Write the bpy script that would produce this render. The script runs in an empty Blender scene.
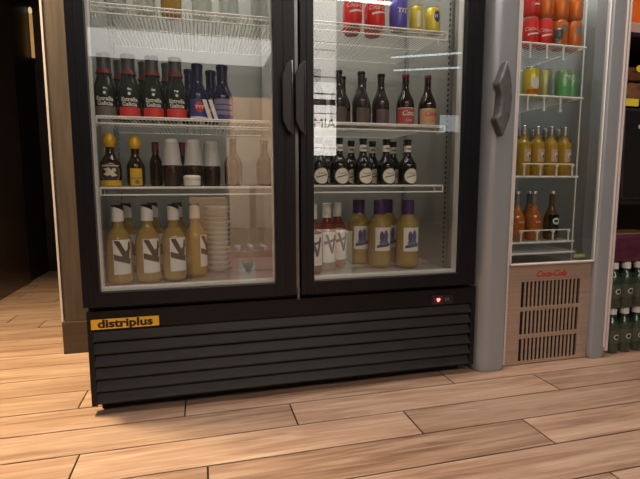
import bpy, bmesh, math, random
from mathutils import Matrix, Vector
random.seed(7)
SC = bpy.context.scene
COL = SC.collection
PI = math.pi

# ---------------------------------------------------------------- camera, world, exposure
F_PX, PITCH, YAW, ROLL = 462.16, .1183, .2538, -.0022
cd = bpy.data.cameras.new('camera'); camo = bpy.data.objects.new('camera', cd); COL.objects.link(camo)
cd.sensor_fit = 'HORIZONTAL'; cd.sensor_width = 36; cd.lens = F_PX*36/640; cd.clip_start = .02
fw = Vector((math.sin(YAW)*math.cos(PITCH), math.cos(YAW)*math.cos(PITCH), -math.sin(PITCH)))
rt = Vector((math.cos(YAW), -math.sin(YAW), 0)); up = rt.cross(fw)
r2 = rt*math.cos(ROLL)+up*math.sin(ROLL); u2 = -rt*math.sin(ROLL)+up*math.cos(ROLL)
M4 = Matrix((r2, u2, -fw)).transposed().to_4x4(); M4.translation = Vector((.3568, -1.5769, .7433))
camo.matrix_world = M4
SC.camera = camo
w = bpy.data.worlds.new('world'); SC.world = w; w.use_nodes = True
w.node_tree.nodes['Background'].inputs[0].default_value = (.9, .95, 1, 1)
w.node_tree.nodes['Background'].inputs[1].default_value = .1
SC.view_settings.view_transform = 'Standard'; SC.view_settings.look = 'None'
SC.view_settings.exposure = 0.0; SC.view_settings.gamma = 1.0; SC.view_settings.use_curve_mapping = False

# lamps: name, position, size (x, y), rotation, watts, colour
def area(name, loc, sx, sy, rot, watts, colr, parent=None, spread=PI):
    l = bpy.data.lights.new(name, 'AREA'); l.shape = 'RECTANGLE'; l.size = sx; l.size_y = sy
    l.energy = watts; l.color = colr; l.spread = spread
    o = bpy.data.objects.new(name, l); COL.objects.link(o); o.location = loc; o.rotation_euler = rot
    o.parent = parent; return o
PANEL_W, WARM_W, CARTON_FILL_W = 71, 40, 165
area('ceiling_light_glow', (1.0, -.30, 2.77), 3.0, .5, (0, 0, 0), PANEL_W, (1, .84, .74))
area('ceiling_light_glow', (1.0, -3.1, 2.77), 3.0, .5, (0, 0, 0), PANEL_W*.95, (1, .88, .8))
area('downlight_glow', (-.60, .22, 2.77), .3, .3, (0, 0, 0), WARM_W, (1, .74, .42), spread=math.radians(84))
def spot(name, loc, target, watts, angle, colr, r=.05):
    l = bpy.data.lights.new(name, 'SPOT'); l.energy = watts; l.spot_size = math.radians(angle); l.spot_blend = .6; l.color = colr; l.shadow_soft_size = r
    o = bpy.data.objects.new(name, l); COL.objects.link(o); o.location = loc
    o.rotation_euler = (Vector(target)-Vector(loc)).to_track_quat('-Z', 'Y').to_euler(); return o
spot('carton_fill_glow', (.7, -.75, 2.65), (.6, -2.2, .75), CARTON_FILL_W*2.4, 62, (1, .86, .72))  # added spot with no fixture, brightens the cartons mirrored in the glass

# ---------------------------------------------------------------- materials
MT = {}
def mat(name, col, rough=.5, metal=0., spec=.5, emit=None, es=1., coat=0., alpha=1., trans=0., ior=1.45):
    if name in MT: return MT[name]
    m = bpy.data.materials.new(name); m.use_nodes = True; MT[name] = m
    b = m.node_tree.nodes['Principled BSDF']; i = b.inputs
    i['Base Color'].default_value = (*col, 1); i['Roughness'].default_value = rough; i['Metallic'].default_value = metal
    i['Specular IOR Level'].default_value = spec; i['Coat Weight'].default_value = coat; i['Alpha'].default_value = alpha
    i['Transmission Weight'].default_value = trans; i['IOR'].default_value = ior
    if emit: i['Emission Color'].default_value = (*emit, 1); i['Emission Strength'].default_value = es
    return m
def mottle(m, scale=(20, 20, 20), amt=.25, bump=0., detail=4):
    """procedural variation of the base colour (and bump) over a plain material"""
    nt = m.node_tree; b = nt.nodes['Principled BSDF']
    tc = nt.nodes.new('ShaderNodeTexCoord'); mp = nt.nodes.new('ShaderNodeMapping'); mp.inputs['Scale'].default_value = scale
    n = nt.nodes.new('ShaderNodeTexNoise'); n.inputs['Scale'].default_value = 1; n.inputs['Detail'].default_value = detail
    nt.links.new(tc.outputs['Object'], mp.inputs[0]); nt.links.new(mp.outputs[0], n.inputs['Vector'])
    c = b.inputs['Base Color'].default_value[:3]
    r = nt.nodes.new('ShaderNodeValToRGB')
    r.color_ramp.elements[0].position = .3; r.color_ramp.elements[1].position = .7
    r.color_ramp.elements[0].color = (*[x*(1-amt) for x in c], 1); r.color_ramp.elements[1].color = (*[min(1, x*(1+amt)) for x in c], 1)
    nt.links.new(n.outputs['Fac'], r.inputs[0]); nt.links.new(r.outputs[0], b.inputs['Base Color'])
    if bump:
        bp = nt.nodes.new('ShaderNodeBump'); bp.inputs['Strength'].default_value = bump; bp.inputs['Distance'].default_value = .002
        nt.links.new(n.outputs['Fac'], bp.inputs['Height']); nt.links.new(bp.outputs[0], b.inputs['Normal'])
    return m
def wood(name, c0, c1, c2, rough=.45, along=(3.0, 38, 38), rnd=True, blot=.5):
    m = bpy.data.materials.new(name); m.use_nodes = True; MT[name] = m
    nt = m.node_tree; L = nt.links.new; N = nt.nodes.new; b = nt.nodes['Principled BSDF']
    tc = N('ShaderNodeTexCoord'); at = N('ShaderNodeAttribute'); at.attribute_name = 'rnd'
    sc = N('ShaderNodeVectorMath'); sc.operation = 'SCALE'; sc.inputs['Scale'].default_value = 9.7
    L(at.outputs['Color'], sc.inputs[0])
    ad = N('ShaderNodeVectorMath'); ad.operation = 'ADD'; L(tc.outputs['Object'], ad.inputs[0]); L(sc.outputs[0], ad.inputs[1])
    def noise(scale, det, dist=0.):
        mp = N('ShaderNodeMapping'); mp.inputs['Scale'].default_value = scale; L(ad.outputs[0], mp.inputs[0])
        n = N('ShaderNodeTexNoise'); n.inputs['Scale'].default_value = 1; n.inputs['Detail'].default_value = det
        n.inputs['Distortion'].default_value = dist; L(mp.outputs[0], n.inputs['Vector']); return n
    n1 = noise(along, 8, 1.2); n2 = noise(tuple(a*.28 for a in along), 4, .6); n3 = noise((along[0]*2.2, along[1]*4, along[2]*4), 3)
    r = N('ShaderNodeValToRGB'); e = r.color_ramp.elements
    e[0].position = .30; e[0].color = (*c0, 1); e[1].position = .68; e[1].color = (*c2, 1)
    k = e.new(.48); k.color = (*c1, 1)
    ma = N('ShaderNodeMath'); ma.operation = 'MULTIPLY_ADD'; ma.inputs[1].default_value = .55
    L(n1.outputs['Fac'], ma.inputs[0])
    mb = N('ShaderNodeMath'); mb.operation = 'MULTIPLY'; mb.inputs[1].default_value = .45; L(n2.outputs['Fac'], mb.inputs[0])
    L(mb.outputs[0], ma.inputs[2]); L(ma.outputs[0], r.inputs[0])
    hs = N('ShaderNodeHueSaturation'); L(r.outputs[0], hs.inputs['Color'])
    mr = N('ShaderNodeMapRange'); mr.inputs['To Min'].default_value = 1-blot*.3; mr.inputs['To Max'].default_value = 1+blot*.22
    sp = N('ShaderNodeSeparateColor'); L(at.outputs['Color'], sp.inputs[0]); L(sp.outputs[1], mr.inputs['Value']); L(mr.outputs[0], hs.inputs['Value'])
    mx = N('ShaderNodeMix'); mx.data_type = 'RGBA'; mx.blend_type = 'MULTIPLY'; mx.inputs[0].default_value = .30
    L(hs.outputs[0], mx.inputs[6]); L(n3.outputs['Color'], mx.inputs[7])
    L(n3.outputs['Fac'], mx.inputs[7]); L(mx.outputs[2], b.inputs['Base Color'])
    b.inputs['Roughness'].default_value = rough
    bp = N('ShaderNodeBump'); bp.inputs['Strength'].default_value = .25; bp.inputs['Distance'].default_value = .0015
    L(n1.outputs['Fac'], bp.inputs['Height']); L(bp.outputs[0], b.inputs['Normal'])
    return m
def pane_mat(name, ior, tint=(1, 1, 1), rough=0.0):
    m = bpy.data.materials.new(name); m.use_nodes = True; MT[name] = m
    nt = m.node_tree; N = nt.nodes.new; L = nt.links.new
    nt.nodes.remove(nt.nodes['Principled BSDF'])
    g = N('ShaderNodeNewGeometry'); mi = N('ShaderNodeMapRange'); mi.inputs['To Min'].default_value = ior; mi.inputs['To Max'].default_value = 1/ior
    L(g.outputs['Backfacing'], mi.inputs['Value'])
    f = N('ShaderNodeFresnel'); L(mi.outputs[0], f.inputs['IOR'])
    t = N('ShaderNodeBsdfTransparent'); t.inputs[0].default_value = (*tint, 1)
    gl = N('ShaderNodeBsdfGlossy'); gl.inputs['Roughness'].default_value = rough; gl.inputs[0].default_value = (1, 1, 1, 1)
    mx = N('ShaderNodeMixShader'); L(f.outputs[0], mx.inputs[0]); L(t.outputs[0], mx.inputs[1]); L(gl.outputs[0], mx.inputs[2])
    L(mx.outputs[0], nt.nodes['Material Output'].inputs[0]); return m
def see_through(name, col, mix, rough=.08):
    """tinted plastic or liquid: partly clear, partly coloured surface"""
    m = bpy.data.materials.new(name); m.use_nodes = True; MT[name] = m
    nt = m.node_tree; b = nt.nodes['Principled BSDF']; b.inputs['Base Color'].default_value = (*col, 1); b.inputs['Roughness'].default_value = rough
    t = nt.nodes.new('ShaderNodeBsdfTransparent'); t.inputs[0].default_value = (*[min(1, c**.35) for c in col], 1)
    mx = nt.nodes.new('ShaderNodeMixShader'); mx.inputs[0].default_value = mix
    nt.links.new(t.outputs[0], mx.inputs[1]); nt.links.new(b.outputs[0], mx.inputs[2]); nt.links.new(mx.outputs[0], nt.nodes['Material Output'].inputs[0])
    return m

black = mottle(mat('black_paint', (.0065, .0072, .0095), .36, spec=.26), (30, 30, 30), .15)
black_slat = mottle(mat('black_slat_paint', (.016, .016, .016), .5, spec=.35), (14, 14, 30), .25)
black_plastic = mat('black_plastic', (.012, .012, .013), .35)
gap_dark = mat('dark_recess', (.006, .006, .006), .9)
trim_grey = mat('grey_aluminium_strip', (.16, .16, .165), .3, .8)
gasket = mat('pale_gasket', (.62, .63, .61), .5)
liner = mottle(mat('liner_white', (.33, .33, .30), .38), (3, 3, 3), .06)
standard_m = mat('shelf_standard_grey', (.33, .34, .33), .4, .5)
wire = mat('white_wire', (.80, .80, .77), .35)
glassm = pane_mat('door_glass', 1.75, (.97, .98, .97))
glass2 = pane_mat('door_glass_grey', 1.55, (.93, .95, .94))
silver = mottle(mat('silver_grey_paint', (.32, .35, .375), .27, .25), (6, 6, 1.5), .06)
silver_edge = mat('pale_edge_strip', (.68, .62, .59), .32, .1)
steel = mottle(mat('brushed_steel', (.50, .385, .31), .36, .5), (1.2, 3, 120), .12)
handle_grey = mottle(mat('dark_grey_handle', (.095, .10, .10), .38), (40, 40, 40), .2)
liner2 = mottle(mat('liner_grey', (.40, .415, .405), .35), (3, 3, 3), .05)
yellow_sign = mat('yellow_badge', (.80, .47, .04), .4)
ink = mat('black_ink', (.012, .010, .008), .5)
white_ink = mat('white_ink', (.75, .74, .70), .5)
red = mat('cola_red', (.62, .022, .018), .32)
red_ink = mat('red_ink', (.55, .03, .02), .4)
paper = mat('paper_white', (.74, .73, .69), .6)
cream = mat('cream_label', (.66, .63, .50), .6)
tan_ink = mat('tan_ink', (.22, .17, .10), .6)
brown_glass = mat('brown_glass', (.030, .014, .007), .08, coat=.3)
dark_glass = mat('near_black_glass', (.010, .011, .010), .08, coat=.3)
green_black = mat('dark_green_glass', (.018, .026, .020), .10, coat=.3)
navy_glass = mat('navy_glass', (.014, .013, .045), .15, coat=.2)
foil_grey = mat('grey_neck_foil', (.09, .095, .09), .4, .4)
foil_red = mat('wine_red_band', (.16, .018, .016), .4)
label_red = mat('label_red', (.66, .045, .035), .5)
label_grey = mat('label_brown_grey', (.16, .12, .10), .5)
amber = see_through('amber_liquid', (.50, .34, .10), .58)
amber_mid = see_through('amber_glass_body', (.46, .29, .07), .66)
clear_plastic = see_through('clear_glass', (.55, .58, .55), .35)
lemon = see_through('cloudy_yellow_drink', (.38, .265, .075), .85)
orange_drink = see_through('orange_drink', (.50, .16, .03), .85)
orange_yel = see_through('yellow_orange_drink', (.50, .30, .03), .88)
rose = see_through('rose_red_drink', (.20, .035, .018), .85)
white_cap = mat('white_cap', (.72, .71, .68), .4)
purple_cap = mat('purple_capsule', (.075, .035, .13), .4)
gold_cap = mat('yellow_foil', (.72, .42, .03), .35, .2)
yellow_label = mat('yellow_label', (.72, .44, .03), .5)
blue_label = mat('blue_label', (.05, .05, .22), .5)
blue_can = mat('violet_blue_can', (.10, .09, .42), .3, .2)
yellow_can = mat('yellow_can', (.66, .52, .06), .3, .2)
green_can = mat('pale_green_can', (.22, .42, .20), .3, .3)
orange_can = mat('orange_can', (.60, .14, .02), .3, .2)
alu = mat('can_aluminium', (.55, .55, .54), .3, .9)
cup_white = see_through('frosted_white_plastic', (.70, .71, .68), .75, .3)
cardboard = mottle(mat('cardboard', (.50, .30, .16), .8), (3, 3, 40), .10)
cardboard_pale = mottle(mat('pale_cardboard', (.66, .50, .36), .8), (3, 3, 30), .08)
tape = mat('packing_tape', (.36, .22, .11), .3)
peach = mat('peach_crate', (.62, .30, .22), .5)
grout = mat('plank_joint', (.012, .007, .004), .95)
floor_m = wood('oak_plank_floor', (.17, .09, .052), (.41, .262, .178), (.60, .435, .32), .38, along=(3.0, 46, 46), blot=.40)
wall_wood = wood('brown_wood_wall', (.055, .041, .030), (.088, .066, .048), (.125, .096, .070), .5, along=(30, 30, 2.5))
base_wood = wood('dark_baseboard_wood', (.045, .030, .021), (.072, .048, .033), (.10, .068, .046), .45, along=(3, 30, 30))
dark_door = mottle(mat('dark_glossy_brown', (.060, .040, .024), .22, coat=.2), (2, 2, 6), .2)
dark_wall = mottle(mat('dark_brown_wall', (.018, .012, .008), .5), (2, 2, 6), .2)
gold_reflection = mat('gold_reflection', (.62, .36, .10), .25, .9, emit=(1, .55, .2), es=.35)  # glowing gold that stands for a lamp's reflection
plaster = mottle(mat('plaster', (.055, .048, .042), .8), (4, 4, 4), .05)
white_paint = mat('white_ceiling_paint', (.20, .19, .18), .8)
lamp_on = mat('lamp_white_glow', (1, 1, 1), .5, emit=(1, .93, .84), es=9)
lamp_cool = mat('lamp_cool_glow', (1, 1, 1), .5, emit=(.80, .92, 1), es=3.2)
blob_cool = mat('blob_cool_glow', (1, 1, 1), .5, emit=(.80, .95, 1), es=1.1)
lamp_warm = mat('lamp_warm_glow', (1, .8, .5), .5, emit=(1, .66, .28), es=12)
board_lit = mat('lightbox_white', (.8, .8, .8), .5, emit=(1, .97, .93), es=3.2)
display_red = mat('display_red', (.06, .002, .002), .3, emit=(.5, .01, .01), es=.12)
display_seg = mat('display_digit', (.8, .4, .4), .3, emit=(1, .55, .55), es=.9)
grey_ink = mat('grey_ink', (.10, .10, .10), .5)
pack_green = mat('dark_green_bottle', (.018, .045, .026), .12, coat=.3)
film = pane_mat('shrink_film', 1.5, (.95, .95, .95), .12)
purple_wrap = mottle(mat('purple_wrap', (.085, .022, .045), .25), (12, 12, 30), .3)
rack_black = mat('rack_black', (.014, .013, .013), .5)
snack_brown = mottle(mat('snack_brown', (.20, .09, .045), .5), (25, 25, 25), .5)
pinkish = mottle(mat('pink_beige_card', (.50, .33, .27), .6), (10, 10, 60), .2)
orange_box_m = mat('orange_packet', (.80, .16, .02), .4)
lime = mat('lime_tag', (.45, .52, .10), .5)
yellow_tag_m = mat('yellow_tag', (.80, .66, .05), .5)

# ---------------------------------------------------------------- mesh builder
class MB:
    def __init__(s): s.v = []; s.f = []; s.m = []; s.mats = []; s.rnd = []
    def _mi(s, m):
        if m not in s.mats: s.mats.append(m)
        return s.mats.index(m)
    def add(s, vs, fs, m, rnd=(.5, .5, .5)):
        o = len(s.v); s.v += [tuple(x) for x in vs]; k = s._mi(m)
        for f in fs: s.f.append([i+o for i in f]); s.m.append(k); s.rnd.append(rnd)
        return s
    def box(s, x0, x1, y0, y1, z0, z1, m, rnd=(.5, .5, .5)):
        vs = [(x, y, z) for x in (x0, x1) for y in (y0, y1) for z in (z0, z1)]
        return s.add(vs, [(0, 1, 3, 2), (4, 6, 7, 5), (0, 4, 5, 1), (2, 3, 7, 6), (0, 2, 6, 4), (1, 5, 7, 3)], m, rnd)
    def lathe(s, prof, m, n=20, c=(0, 0, 0), cap=True, sx=1., sy=1.):
        vs = []; fs = []
        for r, z in prof:
            for k in range(n):
                a = 2*PI*k/n; vs.append((c[0]+r*sx*math.cos(a), c[1]+r*sy*math.sin(a), c[2]+z))
        for j in range(len(prof)-1):
            for k in range(n):
                k2 = (k+1) % n; fs.append((j*n+k, j*n+k2, (j+1)*n+k2, (j+1)*n+k))
        if cap: fs.append(tuple(range(n))[::-1]); fs.append(tuple((len(prof)-1)*n+k for k in range(n)))
        return s.add(vs, fs, m)
    def tube(s, pts, r, m, n=6):
        pts = [Vector(p) for p in pts]; vs = []; fs = []
        for i, p in enumerate(pts):
            if i == 0: d = pts[1]-p
            elif i == len(pts)-1: d = p-pts[i-1]
            else: d = (pts[i+1]-p).normalized()+(p-pts[i-1]).normalized()
            d.normalize(); a = Vector((0, 0, 1)) if abs(d.z) < .9 else Vector((1, 0, 0))
            u = d.cross(a).normalized(); v = d.cross(u)
            for k in range(n):
                t = 2*PI*k/n; vs.append(p+u*math.cos(t)*r+v*math.sin(t)*r)
        for j in range(len(pts)-1):
            for k in range(n):
                k2 = (k+1) % n; fs.append((j*n+k, j*n+k2, (j+1)*n+k2, (j+1)*n+k))
        fs.append(tuple(range(n))[::-1]); fs.append(tuple((len(pts)-1)*n+k for k in range(n)))
        return s.add(vs, fs, m)
    def prism(s, poly, z0, z1, m, axis='z'):
        """poly (a,b) extruded along the axis"""
        n = len(poly)
        def P(a, b, t): return (a, b, t) if axis == 'z' else ((t, a, b) if axis == 'x' else (a, t, b))
        vs = [P(a, b, z0) for a, b in poly]+[P(a, b, z1) for a, b in poly]
        fs = [tuple(range(n))[::-1], tuple(range(n, 2*n))]+[(i, (i+1) % n, n+(i+1) % n, n+i) for i in range(n)]
        return s.add(vs, fs, m)
    def patch(s, r, z0, z1, a0, a1, m, n=10, h=None, c=(0, 0, 0)):
        """piece of a cylinder facing -y; angles in degrees to each side"""
        vs = []; fs = []
        for k in range(n+1):
            a = math.radians(a0+(a1-a0)*k/n); x, y = r*math.sin(a), -r*math.cos(a)
            vs += [(c[0]+x, c[1]+y, c[2]+z0), (c[0]+x, c[1]+y, c[2]+z1)]
        for k in range(n): fs.append((2*k, 2*k+2, 2*k+3, 2*k+1))
        return s.add(vs, fs, m)
    def wquad(s, q, r, m, c=(0, 0, 0), nu=4, nv=2):
        """a flat four-cornered mark (x, z) wrapped on a cylinder of radius r"""
        vs = []; fs = []
        for i in range(nu+1):
            for j in range(nv+1):
                u, v = i/nu, j/nv
                x = (1-u)*(1-v)*q[0][0]+u*(1-v)*q[1][0]+u*v*q[2][0]+(1-u)*v*q[3][0]
                z = (1-u)*(1-v)*q[0][1]+u*(1-v)*q[1][1]+u*v*q[2][1]+(1-u)*v*q[3][1]
                a = x/r; vs.append((c[0]+r*math.sin(a), c[1]-r*math.cos(a), c[2]+z))
        for i in range(nu):
            for j in range(nv): a = i*(nv+1)+j; fs.append((a, a+nv+1, a+nv+2, a+1))
        return s.add(vs, fs, m)
    def disc(s, cx, cz, rx, rz, r, m, c=(0, 0, 0), n=18, rings=3):
        vs = [(cx, cz)]; fs = []
        for j in range(1, rings+1):
            for k in range(n): t = 2*PI*k/n; vs.append((cx+rx*j/rings*math.cos(t), cz+rz*j/rings*math.sin(t)))
        for k in range(n): fs.append((0, 1+k, 1+(k+1) % n))
        for j in range(rings-1):
            for k in range(n):
                k2 = (k+1) % n; a = 1+j*n; b = a+n; fs.append((a+k, b+k, b+k2, a+k2))
        if r: vs = [(c[0]+r*math.sin(x/r), c[1]-r*math.cos(x/r), c[2]+z) for x, z in vs]
        else: vs = [(c[0]+x, c[1], c[2]+z) for x, z in vs]
        return s.add(vs, fs, m)
    def text(s, txt, size, m, cx=0, cz=0, r=None, c=(0, 0, 0), shear=0., bold=0., sx=1., depth=0., flip=False):
        vs, fs = text_mesh(txt, size, shear, bold, sx)
        if flip: vs = [(-x, z) for x, z in vs]
        if r: P = [(c[0]+r*math.sin((x+cx)/r), c[1]-r*math.cos((x+cx)/r), c[2]+z+cz) for x, z in vs]
        else: P = [(c[0]+x+cx, c[1], c[2]+z+cz) for x, z in vs]
        return s.add(P, fs, m)
    def build(s, name, parent=None, smooth=35, bevel=0., loc=None):
        me = bpy.data.meshes.new(name); me.from_pydata(s.v, [], s.f); me.validate(); 
        for m in s.mats: me.materials.append(m)
        if len(me.polygons) == len(s.m): me.polygons.foreach_set('material_index', s.m)
        at = me.attributes.new('rnd', 'FLOAT_COLOR', 'FACE') if False else me.attributes.new('rnd', 'FLOAT_VECTOR', 'FACE')
        if len(me.polygons) == len(s.rnd): at.data.foreach_set('vector', [x for r in s.rnd for x in r])
        bm = bmesh.new(); bm.from_mesh(me); bmesh.ops.recalc_face_normals(bm, faces=bm.faces) if name not in FLATS else None; bm.to_mesh(me); bm.free()
        if smooth:
            me.polygons.foreach_set('use_smooth', [True]*len(me.polygons)); me.set_sharp_from_angle(angle=math.radians(smooth))
        o = bpy.data.objects.new(name, me); COL.objects.link(o); o.parent = parent
        if loc: o.location = loc
        if bevel:
            b = o.modifiers.new('bevel', 'BEVEL'); b.width = bevel; b.segments = 2; b.limit_method = 'ANGLE'; b.angle_limit = math.radians(50)
        return o
FLATS = set()
_tc = {}
def text_mesh(txt, size, shear, bold, sx):
    k = (txt, size, shear, bold, sx)
    if k in _tc: return _tc[k]
    cu = bpy.data.curves.new('t', 'FONT'); cu.body = txt; cu.size = size; cu.align_x = 'CENTER'; cu.align_y = 'CENTER'
    cu.shear = shear; cu.offset = bold; cu.resolution_u = 3
    o = bpy.data.objects.new('t', cu); COL.objects.link(o); dg = bpy.context.evaluated_depsgraph_get()
    me = bpy.data.meshes.new_from_object(o.evaluated_get(dg))
    vs = [(v.co.x*sx, v.co.y) for v in me.vertices]; fs = [tuple(p.vertices) for p in me.polygons]
    bpy.data.objects.remove(o); bpy.data.meshes.remove(me); bpy.data.curves.remove(cu)
    _tc[k] = (vs, fs); return vs, fs

def tag(o, label=None, cat=None, group=None, kind=None):
    for k, v in (('label', label), ('category', cat), ('group', group), ('kind', kind)):
        if v: o[k] = v
    return o
def empty(name, loc, rz=0., label=None, cat=None, group=None):
    o = bpy.data.objects.new(name, None); COL.objects.link(o); o.location = loc; o.rotation_euler = (0, 0, rz); o.empty_display_size = .05
    return tag(o, label, cat, group)
def copy_tree(o, parent=None):
    c = o.copy(); COL.objects.link(c); c.parent = parent
    for ch in list(o.children): copy_tree(ch, c)
    return c
def struct(mb, name, **k): o = mb.build(name, **k); o['kind'] = 'structure'; return o

# ---------------------------------------------------------------- the room
# floor: oak-look planks, rows parallel to the fridge front, 0.146 m wide and 0.973 m long
P0, PW, PL = .0503, .1461, .9735
joint = {-1: -.06, 0: .288, 1: .632, 2: .985, 3: .355, 4: .70, 5: 1.365, -9: -.68, -5: -.56, -2: .2, -3: .15, -4: .1}
mb = MB(); mb.box(-3.2, 5.6, -7.0, 3.0, -.03, -.003, grout)
g = .0026
for i in range(-20, 49):
    y1 = P0-PW*i; y0 = y1-PW
    if y1 > 3.0 or y0 < -7.0: continue
    j = joint.get(i, random.uniform(0, PL)); x = j-PL*math.ceil((j+3.2)/PL)
    while x < 5.6:
        a, b = max(x, -3.2), min(x+PL, 5.6)
        rr = (random.random(), random.random(), random.random())
        if b > a: mb.box(a+g, b-g, y0+g, y1-g, -.02, 0, floor_m, rr)
        x += PL
struct(mb, 'floor', smooth=0)
mb = MB(); mb.box(-3.2, 5.6, -7.0, 3.0, 2.8, 2.9, white_paint); struct(mb, 'ceiling', smooth=0)
mb = MB()
x = -.238
k = 0
while x < 5.6:                                   # boarded back wall behind the fridges
    b = min(x+.16, 5.6); mb.box(x+.0015, b-.0015, .62, .76, 0, 2.8, wall_wood, (random.random(), random.random(), .3)); x = b
mb.box(-.236, 5.6, .625, .755, 0, 2.8, wall_wood)
struct(mb, 'wall_back', smooth=0)
mb = MB(); mb.box(-.246, -.238, .612, .766, .15, 2.8, silver_edge); struct(mb, 'trim_1', smooth=0)
mb = MB(); mb.box(-.245, 5.6, .612, .62, 0, .145, base_wood, (.3, .4, .2)); struct(mb, 'baseboard_back', smooth=0, bevel=.002)
mb = MB(); mb.box(-1.05, -.93, 1.0, 3.0, 0, 2.8, dark_wall); struct(mb, 'wall_left', smooth=0)
mb = MB(); mb.box(-.93, -.918, 1.15, 2.36, 0, 2.15, dark_door)
d = struct(mb, 'door_1', smooth=0, bevel=.002)
mb = MB(); mb.box(-.93, 5.6, 2.85, 3.0, 0, 2.8, dark_wall); struct(mb, 'wall_far', smooth=0)
mb = MB(); mb.box(-3.2, -3.05, -7.0, 1.0, 0, 2.8, plaster); struct(mb, 'wall_side', smooth=0)
mb = MB(); mb.box(-3.2, -.93, .9, 1.0, 0, 2.8, plaster); struct(mb, 'wall_corner', smooth=0)
mb = MB(); mb.box(5.5, 5.6, -7.0, 3.0, 0, 2.8, plaster); struct(mb, 'wall_right', smooth=0)
mb = MB(); mb.box(-3.2, 5.6, -7.0, -6.9, 0, 2.8, plaster); struct(mb, 'wall_front', smooth=0)

# ---------------------------------------------------------------- ceiling lights
def linear_light(x0, x1, y, label, m, z=2.8, w=.04, cool=False):
    r = empty('ceiling_light', ((x0+x1)/2, y, z-.05), 0, label, 'ceiling light'); h = (x1-x0)/2
    MB().box(-h, h, -w, w, .0, .05, white_paint).build('housing', r, bevel=.003)
    MB().box(-h+.01, h-.01, -w+.008, w-.008, -.012, .0, m).build('diffuser', r)
    return r
linear_light(-.5, 2.5, -.30, 'long white ceiling light nearest the fridges', lamp_on)
linear_light(-.5, 2.5, -3.55, 'long white ceiling light farther from the fridges', lamp_on)
o = linear_light(-.6, .6, 0, 'cool tube light in the far right of the ceiling, nearer one', lamp_cool); o.location = (3.89, -5.32, 2.75); o.rotation_euler = (0, 0, math.radians(28))
o = linear_light(-.65, .65, 0, 'cool tube light in the far right of the ceiling, farther one', lamp_cool); o.location = (4.33, -6.10, 2.75); o.rotation_euler = (0, 0, math.radians(24))
r = empty('blob_glow_panel', (4.40, -5.44, 0), 0, 'added cool glowing panel on a slim stand, mirrored as a pale blob in the glass', 'sign')  # added glowing panel, gives the right door its cool reflected blob
MB().box(-.02, .02, -.02, .02, 0, 1.6, black_plastic).build('post', r); MB().box(-.22, .22, -.02, .02, 1.6, 1.86, blob_cool).build('glow_face', r, bevel=.005)
r = empty('downlight', (-.60, .22, 2.775), 0, 'round warm ceiling downlight beside the wooden wall end', 'ceiling light')
MB().lathe([(.09, .025), (.09, 0), (.075, -.004), (.075, .01)], white_paint, 24).build('trim_ring', r)
MB().lathe([(.07, 0), (.07, .01)], lamp_warm, 24).build('lens', r)

r = empty('mirror_glow_panel', (.1, -6.1, 2.775), 0, 'added wide glowing panel under the far ceiling behind the viewer, mirrored in the door glass', 'ceiling light')  # added glow surface, gives the left door its bright upper reflection
MB().box(-1.4, 1.4, -.7, .75, 0, .0099, mat('panel_soft_glow', (.8, .8, .8), .5, emit=(1, .98, .95), es=1.8)).build('diffuser', r)
MB().box(-1.44, 1.44, -.74, .79, .010, .0249, white_paint).build('panel_frame', r)

# gold lamp reflection built as a glowing strip, far corner of the passage
r = empty('reflection_strip', (-.912, 2.78, 1.77), 0, 'slim gold lamp reflection, built as a glowing strip, in the far corner of the dark passage', 'lamp reflection')
MB().box(-.011, .011, -.008, .012, 0, .34, gold_reflection).build('strip', r, bevel=.003)
MB().lathe([(.008, .34), (.014, .355), (.013, .38), (.005, .39)], mat('pale_glass_bulb', (.7, .66, .55), .2, emit=(1, .8, .5), es=.6), 14).build('bulb', r)

# ---------------------------------------------------------------- large double-door display fridge
FW, D0, FH = 1.37, -.057, 2.0
fr = empty('display_fridge', (0, 0, 0), 0, 'large black double-door glass drinks fridge with louvred base', 'fridge')
# body: outer shell with the pale liner inside
mb = MB()
mb.box(0, .022, 0, .6, .345, FH, black); mb.box(FW-.04, FW, 0, .6, .345, FH, black)
mb.box(.022, FW-.04, .56, .6, .345, FH, black); mb.box(.022, FW-.04, 0, .56, .345, .385, black); mb.box(.022, FW-.04, 0, .56, 1.92, FH, black)
mb.box(.012, FW-.012, .0, .6, .05, .345, black)
mb.build('cabinet', fr, bevel=.003)
mb = MB()
t = .006
mb.box(.022, .022+t, .002, .56, .385, 1.92, liner); mb.box(FW-.04-t, FW-.04, .002, .56, .385, 1.92, liner)
mb.box(.026, FW-.045, .55, .56, .385, 1.92, liner); mb.box(.026, FW-.045, .002, .55, .385, .400, liner); mb.box(.026, FW-.045, .002, .55, 1.912, 1.92, liner)
mb.box(.026, FW-.045, .25, .55, .400, .408, liner)
mb.build('liner', fr, smooth=0)
for X in (.036, FW-.053):                          # slotted uprights that carry the shelves
    for Yy in ((.022 if X < .1 else .10), .50):
        mb = MB(); mb.box(X-.006, X+.006, Yy-.011, Yy+.011, .41, 1.9, standard_m)
        for k in range(72): mb.box(X-.0075, X+.0075, Yy-.004, Yy+.004, .425+k*.02, .434+k*.02, gap_dark)
        mb.build('shelf_standard', fr, smooth=0)
for X in (.09, .655, FW-.1): MB().box(X-.02, X+.02, .49, .52, .45, 1.88, liner).build('air_duct', fr, smooth=0) if X == .655 else None
mb = MB(); mb.box(.667, .700, .0, .03, .345, 1.96, black); mb.build('mullion', fr, bevel=.002)
# interior lamps behind the header and the mullion
tb = MB(); tb.box(.10, FW-.1, .05, .085, 1.88, 1.905, lamp_on); tb.build('interior_light_tube', fr, smooth=0)
area('fridge_light_glow', (FW/2, .16, 1.87), 1.1, .08, (math.radians(10), 0, 0), 5.2, (1, .98, .93), fr)
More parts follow.
